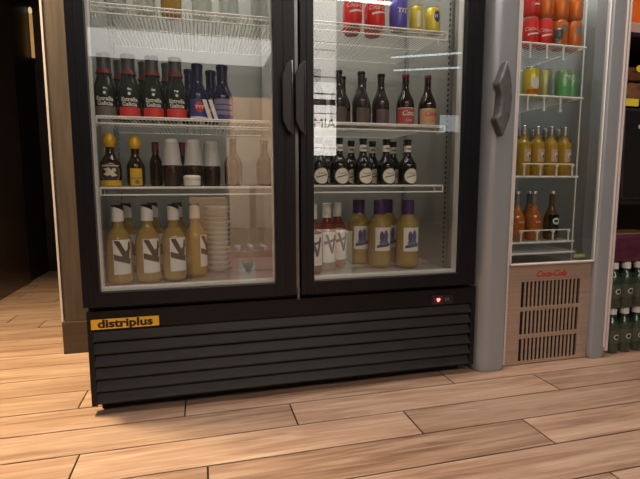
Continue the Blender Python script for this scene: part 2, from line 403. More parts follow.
# base with louvres
BW = 1.387
bp = MB(); bp.box(0, BW, -.022, 0, .285, .346, black); bp.box(0, .016, -.022, 0, .033, .285, black); bp.box(BW-.02, BW, -.022, 0, .033, .285, black)
bp.box(.0, BW, -.004, .02, .033, .30, gap_dark)
for k in range(6):
    z1 = .284-k*.0418; z0 = z1-.0418
    bp.prism([(-.004, z1-.002), (-.0085, z1-.003), (-.024, z0+.010), (-.024, z0+.0055), (-.004, z0+.003)], .014, BW-.018, black_slat, 'x')
bp.build('base_panel', fr, smooth=20)
MB().box(.02, FW-.02, .03, .55, .0, .05, gap_dark).build('plinth', fr)
# badge and thermostat display
bd = MB(); bd.box(.012, .216, -.0245, -.022, .288, .3205, yellow_sign); bd.text('distriplus', .0365, ink, .114, .3045, c=(0, -.0252, 0), bold=.0014, sx=1.24)
bd.build('badge', fr, smooth=0)['label'] = 'yellow distriplus badge'
ds = MB(); ds.box(1.195, 1.285, -.0245, -.022, .288, .325, black_plastic); ds.box(1.206, 1.242, -.0252, -.0245, .293, .319, display_red)
ds.disc(1.2205, .3085, .0042, .0050, None, display_seg, c=(0, -.0258, 0)); ds.disc(1.2285, .3085, .0042, .0050, None, display_seg, c=(0, -.0259, 0))
ds.add([(1.2165, -.026, .307), (1.2325, -.026, .307), (1.2265, -.026, .2985), (1.2215, -.026, .2985)], [(0, 1, 2, 3)], display_seg)
for X in (1.252, 1.262): ds.add([(X, -.0252, .300), (X+.007, -.0252, .300), (X+.007, -.0252, .314), (X, -.0252, .314)], [(0, 1, 2, 3)], grey_ink)
ds.build('thermostat_display', fr, smooth=0)['label'] = 'small red lit thermostat display'

def wire_shelf(x0, x1, y0, y1, zt, lip, parent, label=None, ticks=True, step=.0125, drop=0.):
    m = MB(); r = .0014
    for z, rr in ((zt, .0028), (zt+lip, .0028)):   # front lip: upper and lower rail joined by bent ends
        m.tube([(x0, y0, z), (x1, y0, z)], rr, wire)
    m.tube([(x0, y0, zt), (x0, y0, zt+lip)], .0028, wire); m.tube([(x1, y0, zt), (x1, y0, zt+lip)], .0028, wire)
    zs = zt+lip
    for yy in (y0+.02, (y0+y1)/2, y1): m.tube([(x0, yy, zs-.003), (x1, yy, zs-.003)], .0022, wire)
    n = int((x1-x0)/step)
    for k in range(n+1):
        xx = x0+(x1-x0)*k/n; m.tube([(xx, y0, zs), (xx, y1, zs)], r, wire, 5)
    for xx in (x0, x1): m.tube([(xx, y0, zt), (xx, y0+.06, zt), (xx, y0+.075, zs)], .0022, wire)
    return m.build('wire_shelf', parent)
for zt, lip in ((1.272, .028), (.9375, .022), (.711, .024)):
    wire_shelf(.050, .662, .045, .50, zt, lip, fr); wire_shelf(.69, 1.268, .045, .50, zt+.004, lip, fr)
for zz in (1.235, .915, .69):                      # shelf clips
    X = .030; mb = MB(); mb.tube([(X, .05, zz-.04), (X+.004, .05, zz), (X+.024, .045, zz+.022)], .003, gasket); mb.build('shelf_clip', fr)

# doors
def door(x0, x1, gx0, gx1, gz0, hx, side, name_label):
    m = MB(); z0, z1 = .368, 1.955; gz1 = 1.90; y0, y1 = D0, -.004
    m.box(x0, gx0, y0, y1, z0, z1, black); m.box(gx1, x1, y0, y1, z0, z1, black)
    m.box(gx0, gx1, y0, y1, z0, gz0, black); m.box(gx0, gx1, y0, y1, gz1, z1, black)
    # long ridges of the aluminium profile
    for X in ((x0+gx0)/2, (gx1+x1)/2): m.box(X-.003, X+.003, y0-.002, y0, z0+.003, z1-.003, black)
    d = m.build('door', fr, bevel=.004); d['label'] = name_label
    MB().box(gx0, gx1, -.040, -.034, gz0, gz1, glassm).build('glass_pane', d, smooth=0)
    s = MB(); t = .006
    a, b = gx0, gx1
    s.box(a, a+t, -.033, -.003, gz0, gz1, gasket); s.box(b-t*.6, b, -.033, -.003, gz0, gz1, gasket); s.box(a+t, b-t*.6, -.033, -.003, gz0, gz0+.010, gasket)
    s.build('gasket', d, smooth=0)['label'] = 'pale gasket around the glass'
    h = MB()
    zb, zt = .905, 1.135
    s2 = side
    h.prism([(hx, zb), (hx, zt), (hx-s2*.014, zt-.012), (hx-s2*.030, zt-.045), (hx-s2*.030, zb+.045), (hx-s2*.014, zb+.012)], y0-.028, y0-.012, black_plastic, 'y')
    h.box(min(hx, hx+s2*.004), max(hx, hx+s2*.004), y0-.030, y0+.001, zb, zt, trim_grey if side > 0 else black_plastic)
    h.build('handle', d, bevel=.003)
    return d
dl = door(.0, .668, .050, .598, .412, .652, 1, 'left glass door of the black fridge')
dr = door(.686, 1.358, .731, 1.290, .412, .694, 1, 'right glass door of the black fridge')
MB().box(.6692, .6792, D0+.006, D0+.016, .375, 1.95, trim_grey).build('door_seam_strip', fr, smooth=0)
MB().lathe([(.006, .352), (.006, .392)], trim_grey, 12, c=(.676, -.05, 0)).build('hinge_pin', fr)

# ---------------------------------------------------------------- bottles and cans
def arc(r0, z0, r1, z1, n=5, k=1.0):
    """smooth shoulder from (r0,z0) to (r1,z1)"""
    out = []
    for i in range(n+1):
        t = i/n; s = t*t*(3-2*t); out.append((r0+(r1-r0)*s, z0+(z1-z0)*t))
    return out
def bottle(name, r, h, neck_r, sh0, sh1, body_m, cap_m, cap_h, loc, cap_r=None, n=22):
    """root Empty + body + cap; sh0..sh1 is where the shoulder lies"""
    root = empty(name, loc)
    prof = [(r*.86, 0), (r, .008), (r, sh0)]+arc(r, sh0, neck_r, sh1)[1:]+[(neck_r, h-cap_h)]
    MB().lathe(prof, body_m, n).build('body', root)
    cr = cap_r or neck_r*1.12
    MB().lathe([(cr, h-cap_h), (cr, h-.002), (cr*.9, h)], cap_m, n).build('cap', root)
    return root
def part(root, mb, name, **k): return mb.build(name, root, **k)
def squiggle(mb, w, zc, r, m, c=(0, 0, 0), amp=.006, loops=4, th=.0013, x0=0):
    """handwriting-like stroke wrapped on the cylinder"""
    pts = []
    N = loops*8
    for i in range(N+1):
        t = i/N; x = -w/2+w*t+x0+.35*w/loops*math.sin(t*loops*2*PI); z = zc+amp*math.cos(t*loops*2*PI)*(1-.3*math.sin(3*t))
        pts.append((c[0]+r*math.sin(x/r), c[1]-r*math.cos(x/r), c[2]+z))
    mb.tube(pts, th, m, 4)

used = set()
def put(proto, loc, label, cat, group, rz=0., scale=1.):
    """first placement moves the prototype itself; later ones copy the thing with its parts"""
    if proto.name in used: o = copy_tree(proto)
    else: used.add(proto.name); o = proto
    o.location = loc; o.rotation_euler = (0, 0, rz); o.scale = (scale,)*3
    return tag(o, label, cat, group)
def slide(o): return o

# --- left door, middle shelf (z .9375): dark beers
ZB = .9630
def galicia(red_label):
    b = bottle('beer_bottle', .0360, .205, .020, .082, .152, green_black, foil_grey, .012, (0, 0, 0))
    m = MB(); m.lathe([(.0208, .156), (.0208, .192)], foil_grey, 22, cap=False); m.lathe([(.0262, .140), (.0212, .156)], foil_red, 22, cap=False)
    m.build('neck_foil', b)
    m = MB(); m.patch(0.0364, .004, .034, -62, 62, label_red if red_label else label_grey, 12)
    m.text('Estrella', .0180, white_ink, 0, .0575, r=.0367, bold=.0004); m.text('Galicia', .0180, white_ink, 0, .0425, r=.0367, bold=.0004)
    m.disc(0, .076, .0045, .0045, .0367, white_ink)
    m.build('label', b)
    return b
gr_ = galicia(True); gg = galicia(False)
put(gg, (.067, .115, ZB), 'dark beer bottle with brown-grey band, beside the hinge side of the left door', 'beer bottle', 'dark beers on the middle shelf', rz=.12)
for (x, y, lb) in ((.1415, .115, 'dark beer bottle with red band, second from the left frame on the upper visible shelf'),
                   (.2160, .115, 'dark beer bottle with red band, between two other red-banded beers at the front'),
                   (.2900, .115, 'front dark beer bottle with red band next to the navy bottles')):
    put(gr_, (x, y, ZB), lb, 'beer bottle', 'dark beers on the middle shelf', rz=.12)
for (x, y, k) in ((.105, .20, 'first'), (.185, .20, 'second'), (.262, .20, 'third')):
    put(gr_, (x, y, ZB), f'red-banded dark beer in the back row, {k} from the left wall', 'beer bottle', 'dark beers on the middle shelf', rz=.12)
nv = bottle('navy_bottle', .033, .190, .018, .080, .134, navy_glass, navy_glass, .014, (0, 0, 0))
m = MB(); m.patch(.0334, .006, .070, -60, 60, blue_label); m.disc(0, .044, .016, .017, .0338, label_red); squiggle(m, .03, .044, .0342, white_ink, amp=.005, loops=3)
m.patch(.0338, .006, .012, -60, 60, paper); m.build('label', nv)
put(nv, (.362, .120, ZB), 'navy bottle with red patch on its label, next to the red-banded beers', 'bottle', 'navy bottles on the middle shelf', rz=.15)
n2 = bottle('navy_bottle', .036, .193, .019, .080, .136, navy_glass, navy_glass, .014, (0, 0, 0))
m = MB(); m.patch(.0364, .004, .075, -60, 60, mat('lilac_grey_label', (.25, .22, .32), .5)); m.patch(.0367, .035, .040, -50, 50, blue_label); m.patch(.0367, .054, .058, -50, 50, blue_label); m.patch(.0367, .004, .022, -60, 60, blue_label)
m.build('label', n2)
put(n2, (.446, .130, ZB), 'navy bottle with pale lilac label, rightmost of the bottles beside the beers', 'bottle', 'navy bottles on the middle shelf', rz=.1)
for (x, k) in ((.335, 'left'), (.410, 'right')):
    put(nv, (x, .205, ZB), f'navy bottle in the back row, {k} one of the two', 'bottle', 'navy bottles on the middle shelf', rz=.1)
r = empty('price_card', (.392, .078, ZB+.001), 0, 'pair of leaning white price cards in front of the navy bottles', 'price card')
for k in (0, 1):
    m = MB(); m.prism([(-.016+k*.020, .066), (-.003+k*.020, .066), (.016+k*.020, .001), (.003+k*.020, .001)], k*.002, .0012+k*.002, paper, 'y'); m.build('card', r)

# --- left door, lower shelf (z .711)
ZC = .7385
y1_ = bottle('yellow_capped_bottle', .034, .174, .0135, .072, .115, brown_glass, gold_cap, .012, (0, 0, 0))
m = MB(); m.lathe([(.0142, .130), (.021, .146), (.0205, .162), (.012, .174)], gold_cap, 20); m.build('foil', y1_)
m = MB(); m.disc(0, .042, .034, .034, .0344, tan_ink, n=24, rings=6); m.disc(0, .044, .030, .028, .0348, mat('dark_label', (.05, .035, .022), .5), n=24, rings=6)
m.wquad([(-.022, .058), (-.004, .062), (.022, .036), (.006, .032)], .0353, cream, nu=8, nv=6); m.wquad([(-.024, .040), (-.012, .048), (.004, .040), (-.010, .034)], .0354, cream, nu=8, nv=6); m.disc(.012, .054, .007, .006, .0353, cream)
m.patch(.0355, .002, .020, -66, 66, yellow_label, 12); m.patch(.0352, .066, .070, -48, 48, cream); m.build('label', y1_)
put(y1_, (.072, .115, ZC), 'brown bottle with yellow foil neck and round picture label', 'beer bottle', 'yellow-necked bottles on the lower shelf', rz=.1)
y2_ = bottle('yellow_capped_bottle', .029, .168, .013, .065, .108, brown_glass, gold_cap, .012, (0, 0, 0))
m = MB(); m.lathe([(.0135, .126), (.0205, .135), (.0205, .155), (.012, .168)], gold_cap, 20); m.build('foil', y2_)
m = MB(); m.patch(.0293, .003, .060, -38, 42, yellow_label); m.patch(.0296, .026, .029, -34, 38, tan_ink); m.disc(.004, .015, .008, .008, .0296, tan_ink); m.build('label', y2_)
put(y2_, (.150, .120, ZC), 'slim brown bottle with yellow neck and square yellow label', 'beer bottle', 'yellow-necked bottles on the lower shelf', rz=.1)
rd = bottle('small_red_topped_bottle', .022, .160, .011, .085, .12, brown_glass, foil_red, .040, (0, 0, 0))
for i, x in enumerate((.196, .225, .254)):
    put(rd, (.205+i*.047, .24, ZC), ('dim brown bottle with dull red top beside the slim yellow-necked bottle', 'dim brown bottle with dull red top, middle of the three', 'dim brown bottle with dull red top beside the white-necked bottles')[i], 'bottle', 'red-topped bottles at the back')
foil_pale = mat('pale_foil', (.50, .49, .46), .4)
wn = bottle('white_necked_bottle', .034, .162, .021, .068, .086, brown_glass, white_cap, .014, (0, 0, 0))
m = MB(); m.lathe([(.0345, .072), (.031, .082), (.027, .128), (.023, .154)], foil_pale, 20, cap=False); m.build('capsule', wn)
for x, y, l in ((.268, .13, 'brown bottle with white foil neck, left one behind the small white tub'), (.340, .13, 'brown bottle with white foil neck and small cap, right behind the white tub'), (.402, .185, 'brown bottle with white foil neck, nearest the dark squat bottle')):
    put(wn, (x, y, ZC), l, 'bottle', 'white-necked bottles on the lower shelf')
bt = bottle('brown_bottle', .032, .172, .013, .08, .13, brown_glass, dark_glass, .012, (0, 0, 0))
put(bt, (.480, .16, ZC), 'plain brown bottle standing right of the white-necked bottles', 'beer bottle', 'plain brown bottles')
put(bt, (.60, .20, ZC), 'plain brown bottle near the mullion on the lower shelf', 'beer bottle', 'plain brown bottles')
r = empty('small_tub', (.334, .082, ZC), 0, 'small round white lidded tub in front of the white-necked bottles', 'tub')
MB().lathe([(.024, 0), (.028, .004), (.028, .022), (.026, .024)], white_cap, 24).build('tub_body', r)
MB().lathe([(.029, .024), (.029, .032), (.024, .037), (.01, .038)], paper, 24).build('lid', r)

# --- left door, upper shelf: only the bottoms show
ZA = 1.3035
cg = bottle('clear_bottle', .034, .23, .014, .12, .17, clear_plastic, white_cap, .02, (0, 0, 0))
spots = [(.11, 'leftmost'), (.20, 'second from the left wall'), (.385, 'fourth from the left wall'), (.475, 'fifth from the left wall'), (.585, 'nearest the mullion')]
for x, k in spots: put(cg, (x, .13, ZA), f'clear bottle on the top visible shelf, {k}', 'bottle', 'bottles on the top shelf of the left door')
br = bottle('amber_bottle', .034, .23, .014, .12, .17, amber_mid, foil_red, .02, (0, 0, 0))
put(br, (.285, .13, ZA), 'amber bottle among the clear ones on the top visible shelf', 'bottle', 'bottles on the top shelf of the left door')

# --- left door, fridge floor: white wines with black-and-white labels
ZD = .4085
wi = bottle('wine_bottle', .0425, .268, .0165, .140, .208, amber, dark_glass, .034, (0, 0, 0), cap_r=.0195)
m = MB(); N_ = 24                                # white foil with a slanting upper edge
m.add([(.0202*math.cos(2*PI*k/N_), .0202*math.sin(2*PI*k/N_), z+(0 if z < .23 else .010*math.cos(2*PI*k/N_+2.6))) for z in (.212, .252) for k in range(N_)], [(k, (k+1) % N_, N_+(k+1) % N_, N_+k) for k in range(N_)], white_cap)
m.build('capsule', wi)
MB().lathe([(.0365, .032), (.040, .036), (.040, .138), (.034, .158)], amber_mid, 20).build('wine', wi)
m = MB(); R_ = .0430; m.patch(R_, .034, .152, -30, 50, paper, 12)
def blk(q): m.wquad(q, R_+.0007, ink, nu=12, nv=10)
blk([(-.020, .149), (-.002, .149), (.036, .076), (.014, .082)])
blk([(-.021, .104), (-.021, .084), (.034, .066), (.036, .086)])
blk([(.008, .104), (.012, .096), (.036, .118), (.036, .128)])
blk([(.020, .092), (.030, .088), (.036, .140), (.029, .146)])
m.build('label', wi)['label'] = 'white label with black slashes'
wines = [(.084, .120, 'leftmost wine bottle with black-slashed white label, beside the left frame'), (.177, .128, 'second wine bottle from the left with black-slashed white label'),
         (.264, .138, 'front wine bottle with black-slashed label nearest the cup stack')]
for x, y, l in wines: put(wi, (x, y, ZD), l, 'wine bottle', 'white wines on the fridge floor', rz=.22)
put(wi, (.336, .200, ZD), 'wine bottle set back beside the white cup stack, label turned right', 'wine bottle', 'white wines on the fridge floor', rz=.95)
for i, x in enumerate((.085, .180, .270)):
    put(wi, (x, .300, ZD), ('wine bottle in the back row behind the leftmost one', 'wine bottle in the back row behind the second one', 'wine bottle in the back row behind the third one')[i], 'wine bottle', 'white wines on the fridge floor', rz=.3)
r = empty('cup_stack', (.422, .28, ZD), 0, 'tall stack of nested white plastic cups right of the wine bottles', 'cups')
for k in range(13):
    m = MB(); z = k*.0195; m.lathe([(.040, z), (.047, z+.012), (.0505, z+.013), (.0505, z+.017), (.047, z+.0185)], cup_white, 20); m.build('cup', r)

# --- right door, upper shelf: cans
ZR = 1.3075
def can(name, col_m, r=.033, h=.116):
    root = empty(name, (0, 0, 0))
    MB().lathe([(r*.80, 0), (r*.97, .009), (r, .014), (r, h-.014), (r*.84, h-.003)], col_m, 24).build('can_body', root)
    MB().lathe([(r*.84, h-.003), (r*.87, h), (r*.80, h), (r*.78, h-.004)], alu, 24).build('can_lid', root)
    return root
ck = can('soda_can', red); m = MB(); m.text('Coca-Cola', .021, white_ink, 0, .066, r=.0333, shear=.35); m.wquad([(-.03, .040), (.03, .050), (.03, .054), (-.03, .047)], .0333, white_ink, nu=8); m.build('label', ck)
put(ck, (.912, .084, ZR), 'red cola can, left one of the pair on the upper shelf', 'can', 'cans on the upper shelf of the right door', rz=.25)
put(ck, (1.000, .084, ZR), 'red cola can next to the violet-blue can', 'can', 'cans on the upper shelf of the right door', rz=.1)
for i, x in enumerate((.935, 1.02)): put(ck, (x, .17, ZR), ('red cola can in the second row, left', 'red cola can in the second row, right')[i], 'can', 'cans on the upper shelf of the right door')
bc = can('soda_can', blue_can); m = MB(); squiggle(m, .036, .062, .0334, white_ink, amp=.010, loops=3, th=.0016); m.build('label', bc)
put(bc, (1.088, .084, ZR), 'violet-blue can between the red and the yellow cans', 'can', 'cans on the upper shelf of the right door', rz=.1)
yc = can('tonic_can', yellow_can, .026, .092); m = MB(); m.patch(.0263, .012, .070, -14, 10, paper, 6); m.build('label', yc)
put(yc, (1.160, .084, ZR), 'small yellow can with white stripe, left of two', 'can', 'cans on the upper shelf of the right door')
yd = can('tonic_can', yellow_can, .028, .092); m = MB(); m.disc(.004, .055, .013, .020, .0284, blue_label); squiggle(m, .016, .055, .0288, white_ink, amp=.006, loops=2); m.build('label', yd)
put(yd, (1.228, .084, ZR), 'small yellow can with blue mark, nearest the right wall', 'can', 'cans on the upper shelf of the right door')

# --- right door, middle shelf: cola bottles
ZM = .9670
def cola(lab, ink_m, loc=None):
    b = bottle('cola_bottle', .0345, .195, .0125, .080, .148, mat('cola_brown', (.022, .010, .008), .1, coat=.3), foil_red, .010, (0, 0, 0))
    m = MB(); m.patch(.0349, .002, .064, -80, 80, lab, 14); m.text('Coca', .026, ink_m, .0, .046, r=.0353, shear=.35, bold=.0005); m.text('Cola', .014, ink_m, .0, .020, r=.0353, shear=.35)
    m.patch(.0351, .064, .067, -80, 80, cream, 14); m.build('label', b); return b
c1 = cola(mat('faded_red_label', (.42, .07, .06), .5), white_ink); c2 = cola(mat('beige_orange_label', (.58, .36, .20), .5), red_ink)
put(c1, (1.138, .118, ZM), 'cola bottle with faded red label on the middle shelf', 'soda bottle', 'cola bottles behind the right door')
put(c2, (1.232, .118, ZM), 'cola bottle with beige label and red script beside the right wall', 'soda bottle', 'cola bottles behind the right door')
dk = bottle('dark_bottle', .033, .198, .0135, .085, .148, mat('smoky_brown_glass', (.035, .028, .026), .12, coat=.3), dark_glass, .012, (0, 0, 0))
m = MB(); m.patch(.0334, .004, .062, -50, 50, mat('dim_brown_label', (.12, .085, .075), .5)); m.build('label', dk)
for x, y, l in ((.790, .13, 'dark bottle nearest the mullion on the cola shelf'), (.872, .13, 'dark bottle, second from the mullion on the cola shelf'), (.962, .13, 'dark bottle, third from the mullion on the cola shelf'), (1.050, .15, 'dark bottle just left of the red-labelled cola'),
                (.915, .22, 'dark bottle in the back row behind the gap of the plain dark ones'), (1.005, .23, 'dark bottle in the back row near the cola bottles'), (1.185, .22, 'dark bottle in the back row behind the two colas')):
    put(dk, (x, y, ZM), l, 'bottle', 'dark bottles behind the right door')

# --- right door, lower shelf: black bottles with round cream labels
ZL = .7425
round_cream = mat('round_cream_label', (.80, .78, .68), .6)
rb = bottle('round_label_bottle', .036, .174, .0135, .072, .118, dark_glass, dark_glass, .010, (0, 0, 0))
m = MB(); m.disc(0, .033, .0320, .0305, .0364, tan_ink, n=28, rings=6); m.disc(0, .033, .0295, .0280, .0368, round_cream, n=28, rings=6)
m.wquad([(-.022, .025), (.022, .036), (.022, .040), (-.022, .030)], .0372, tan_ink, nu=8); squiggle(m, .030, .042, .0372, tan_ink, amp=.004, loops=4, th=.0006)
m.build('label', rb)['label'] = 'round cream label'
m = MB(); m.patch(.0142, .126, .150, -180, 180, round_cream, 20); m.patch(.0146, .134, .141, -40, 40, tan_ink, 4); m.build('neck_label', rb)
for x, l in ((.792, 'black bottle with round cream label beside the mullion'), (.872, 'black bottle with round cream label, second from the mullion'), (.967, 'black bottle with round cream label, middle of the five in front'),
             (1.062, 'black bottle with round cream label, second from the right wall'), (1.152, 'black bottle with round cream label, nearest the right wall')):
    put(rb, (x, .118, ZL), l, 'beer bottle', 'round-labelled black bottles', rz=.12)
for i, x in enumerate((.85, .94, 1.03, 1.12)):
    put(rb, (x+.008, .205, ZL), f'black round-labelled bottle in the back row, {("first", "second", "third", "last")[i]} from the mullion', 'beer bottle', 'round-labelled black bottles')

# --- right door, fridge floor
rs = bottle('rose_bottle', .038, .262, .0155, .150, .200, rose, white_cap, .026, (0, 0, 0), cap_r=.018)
m = MB(); m.lathe([(.018, .205), (.0185, .240)], white_cap, 18, cap=False); m.build('capsule', rs)
m = MB(); m.patch(.0384, .030, .150, -48, 48, paper, 12)
for q in ([(-.022, .140), (-.012, .140), (.012, .070), (.002, .062)], [(.004, .080), (.012, .074), (.026, .135), (.016, .140)], [(-.028, .112), (-.026, .100), (.026, .118), (.026, .128)]): m.wquad(q, .0391, ink, nu=8, nv=8)
m.build('label', rs)['label'] = 'white label with black brush marks'
for x, y, l, z in ((.770, .13, 'red drink bottle with white label, foremost beside the mullion', .1), (.842, .19, 'red drink bottle with white label, middle of the cluster by the mullion', .2), (.905, .25, 'red drink bottle with white label, farthest from the mullion', .3), (.800, .28, 'red drink bottle with white label at the back by the mullion', .2)):
    put(rs, (x, y, ZD), l, 'bottle', 'red drinks on the fridge floor', rz=z)
jg = bottle('lemonade_bottle', .046, .272, .0245, .178, .214, lemon, purple_cap, .058, (0, 0, 0), cap_r=.0255)
m = MB(); R_ = .0464; m.patch(R_, .066, .162, -46, 46, paper, 14)
m.disc(-.010, .124, .009, .024, R_+.0005, purple_cap); m.disc(.008, .126, .010, .025, R_+.0006, mat('violet_ink', (.10, .07, .26), .5)); m.disc(.0, .100, .022, .012, R_+.0004, mat('slate_blue_ink', (.12, .17, .30), .5))
m.wquad([(-.032, .078), (.028, .086), (.031, .098), (-.028, .091)], R_+.0008, mat('dark_blue_ink', (.02, .03, .10), .5))
m.build('label', jg)['label'] = 'white label with a small violet drawing'
for x, y, l in ((1.180, .165, 'cloudy yellow drink bottle with violet-drawing label beside the right wall'), (1.074, .205, 'cloudy yellow drink bottle with violet-drawing label, middle one'), (1.010, .285, 'cloudy yellow drink bottle set back to the left, label half hidden'), (1.145, .300, 'cloudy yellow drink bottle at the back between the front two')):
    put(jg, (x, y, ZD), l, 'bottle', 'cloudy yellow drinks on the fridge floor', rz=.05)

# ---------------------------------------------------------------- narrow silver fridge
sf = empty('display_fridge', (1.395, 0, 0), 0, 'narrow silver-grey glass-door fridge with slotted metal grille', 'fridge')
OX = 1.395
def sx(x): return x-OX
def col(name, poly, z0, z1, mats, lab=None, foot=True):
    """upright column of a rounded section; slightly drawn in at the foot"""
    m = MB(); cx = sum(p[0] for p in poly)/len(poly); cy = sum(p[1] for p in poly)/len(poly); n = len(poly)
    levels = [(z0, .86), (z0+.010, .95), (z0+.035, 1.0), (z1, 1.0)] if foot else [(z0, 1), (z1, 1)]
    vs = [(cx+(x-cx)*s, cy+(y-cy)*s, z) for z, s in levels for x, y in poly]
    fs = [tuple(range(n))[::-1], tuple(range((len(levels)-1)*n, len(levels)*n))]
    for j in range(len(levels)-1):
        for k in range(n): fs.append((j*n+k, j*n+(k+1) % n, (j+1)*n+(k+1) % n, (j+1)*n+k))
    m.add(vs, fs, mats); o = m.build(name, sf, smooth=50)
    if lab: o['label'] = lab
    return o
lp = [(sx(1.394), .10), (sx(1.394), .03)]
for k in range(9):
    a = PI+PI/2*k/8; lp.append((sx(1.394+.055)+.055*math.cos(a), .012+.052*math.sin(a)))
lp += [(sx(1.500), -.038)]
for k in range(6):
    a = -PI/2+PI/2*k/5; lp.append((sx(1.500)+.024*math.cos(a), -.016+.022*math.sin(a)))
lp += [(sx(1.526), .05), (sx(1.526), .10)]
col('side_column', lp, .0, 1.95, silver, 'wide rounded left column')
rp = [(sx(1.944), .05), (sx(1.944), -.012)]
for k in range(5):
    a = PI+PI/2*k/4; rp.append((sx(1.956)+.012*math.cos(a), -.014+.014*math.sin(a)))
rp += [(sx(2.000), -.030)]
for k in range(8):
    a = -PI/2+PI/2*k/7; rp.append((sx(2.000)+.045*math.cos(a), .016+.046*math.sin(a)))
rp += [(sx(2.045), .06), (sx(2.045), .10)]
col('side_column', rp, .0, 1.95, silver, 'narrow rounded right column')
m = MB(); m.tube([(sx(2.012), -.031, .05), (sx(2.012), -.031, 1.94)], .004, silver_edge, 8); m.tube([(sx(2.030), -.024, .03), (sx(2.030), -.024, 1.94)], .008, silver_edge, 8); m.tube([(sx(2.044), -.004, .03), (sx(2.044), -.004, 1.94)], .009, silver_edge, 8)
m.build('edge_strip', sf)['label'] = 'pale strips on the right edge'
m = MB(); m.tube([(sx(1.529), -.020, .02), (sx(1.529), -.020, 1.94)], .0035, silver_edge, 8); m.tube([(sx(1.522), -.028, .02), (sx(1.522), -.028, 1.94)], .002, silver_edge, 8)
m.build('edge_strip', sf)['label'] = 'pale strip beside the glass door'
m = MB(); m.box(sx(1.40), sx(1.53), .10, .60, .02, 1.95, silver); m.box(sx(2.0), sx(2.04), .10, .60, .02, 1.95, silver); m.box(sx(1.53), sx(2.0), .56, .60, .02, 1.95, silver)
m.box(sx(1.53), sx(2.0), .03, .56, .03, .39, silver); m.box(sx(1.53), sx(2.0), .0, .56, 1.85, 1.95, silver); m.box(sx(1.45), sx(2.0), .06, .55, 0, .03, gap_dark)
m.build('cabinet', sf, smooth=0)
m = MB(); m.box(sx(1.53), sx(1.536), .0, .56, .39, 1.85, liner2); m.box(sx(1.990), sx(1.996), .0, .56, .39, 1.85, liner2); m.box(sx(1.536), sx(1.990), .545, .56, .39, 1.85, liner2); m.box(sx(1.53), sx(1.996), .0, .56, .39, .405, liner2)
m.build('liner', sf, smooth=0)
m = MB()                                         # grille with three rows of slots
gx0, gx1, n = 1.530, 1.946, 15
m.box(sx(1.55), sx(1.93), .001, .006, .006, .40, gap_dark)
m.box(sx(gx0), sx(1.606), -.006, .001, .004, .419, steel); m.box(sx(1.892), sx(gx1), -.006, .001, .004, .419, steel)
rows = [(.016, .112), (.130, .228), (.244, .350)]
prev = .004
for a, b in rows+[(.419, None)]: m.box(sx(1.606), sx(1.892), -.006, -.002, prev, a, steel); prev = b
for a, b in rows:
    pitch = (1.892-1.606)/n
    for k in range(1, n): xx = 1.606+pitch*k; m.box(sx(xx-.0045), sx(xx+.0045), -.005, -.002, a, b, steel)
gl = m.build('grille', sf, smooth=0)
m = MB(); m.text('Coca-Cola', .034, red_ink, sx(1.745), .378, c=(0, -.0068, 0), shear=.35, bold=.001); m.build('logo', gl, smooth=0)['label'] = 'red script logo'
# door of the silver fridge
m = MB(); y0, y1 = -.022, -.006
a, b = 1.533, 1.944; z0, z1 = .420, 1.86
m.box(sx(a), sx(a+.010), y0, y1, z0, z1, gasket); m.box(sx(b-.006), sx(b), y0, y1, z0, z1, gasket); m.box(sx(a), sx(b), y0, y1, z0, z0+.009, gasket); m.box(sx(a), sx(b), y0, y1, z1-.02, z1, gasket)
sd = m.build('door', sf, bevel=.003); sd['label'] = 'glass door of the silver fridge'
MB().box(sx(a+.010), sx(b-.006), -.018, -.013, z0+.009, z1-.02, glass2).build('glass_pane', sd, smooth=0)
h = MB()
hp = [(1.445, 1.190), (1.464, 1.135), (1.474, 1.055), (1.466, .990), (1.440, .915), (1.408, .982), (1.420, .996), (1.424, 1.03), (1.425, 1.080), (1.411, 1.104), (1.424, 1.13)]
h.prism([(sx(x), z) for x, z in hp], -.078, -.036, handle_grey, 'y')
h.build('handle', sd, bevel=.007)
# shelves of the silver fridge
def rail_shelf(z, up):
    m = MB(); x0, x1, y0, y1 = sx(1.560), sx(1.905), .055, .50
    m.tube([(x0, y0, z), (x1, y0, z)], .0045, wire, 8); m.tube([(x0, y1, z-.004), (x1, y1, z-.004)], .003, wire)
    m.tube([(x1, y0, z), (x1, y1, z)], .003, wire); m.tube([(x0, y0, z), (x0, y1, z)], .003, wire)
    for k in range(1, 16): xx = x0+(x1-x0)*k/16; m.tube([(xx, y0, z), (xx, y1, z)], .0017, wire, 5)
    for k in range(3 if not up else 4):
        xx = sx(1.635+k*.078)
        if up: m.tube([(xx, y0-.006, z), (xx, y0-.006, z+.046)], .0036, wire); m.lathe([(.007, 0), (.007, .010)], wire, 8, c=(xx, y0-.006, z+.042))
        else: m.tube([(xx, y0-.006, z), (xx, y0-.006, z-.052)], .0036, wire); m.lathe([(.006, 0), (.006, .010)], wire, 8, c=(xx, y0-.006, z-.060))
    if up: m.tube([(sx(1.625), y0-.006, z+.052), (sx(1.875), y0-.006, z+.052)], .003, wire)
    return m.build('shelf', sf)
for z, u_ in ((1.296, False), (1.095, False), (.773, True), (.500, True)): rail_shelf(z, u_)
m = MB(); m.box(sx(1.56), sx(1.915), .05, .45, .450, .460, liner2); m.tube([(sx(1.56), .05, .455), (sx(1.90), .05, .455)], .005, wire); m.build('bottom_tray', sf)
for X in (1.925, 1.548): MB().tube([(sx(X), .085, .41), (sx(X), .085, 1.84)], .003, wire).build('upright_rail', sf)
area('fridge_light_glow', (sx(1.75), .10, 1.82), .36, .06, (math.radians(10), 0, 0), 3.0, (1, .97, .93), sf)
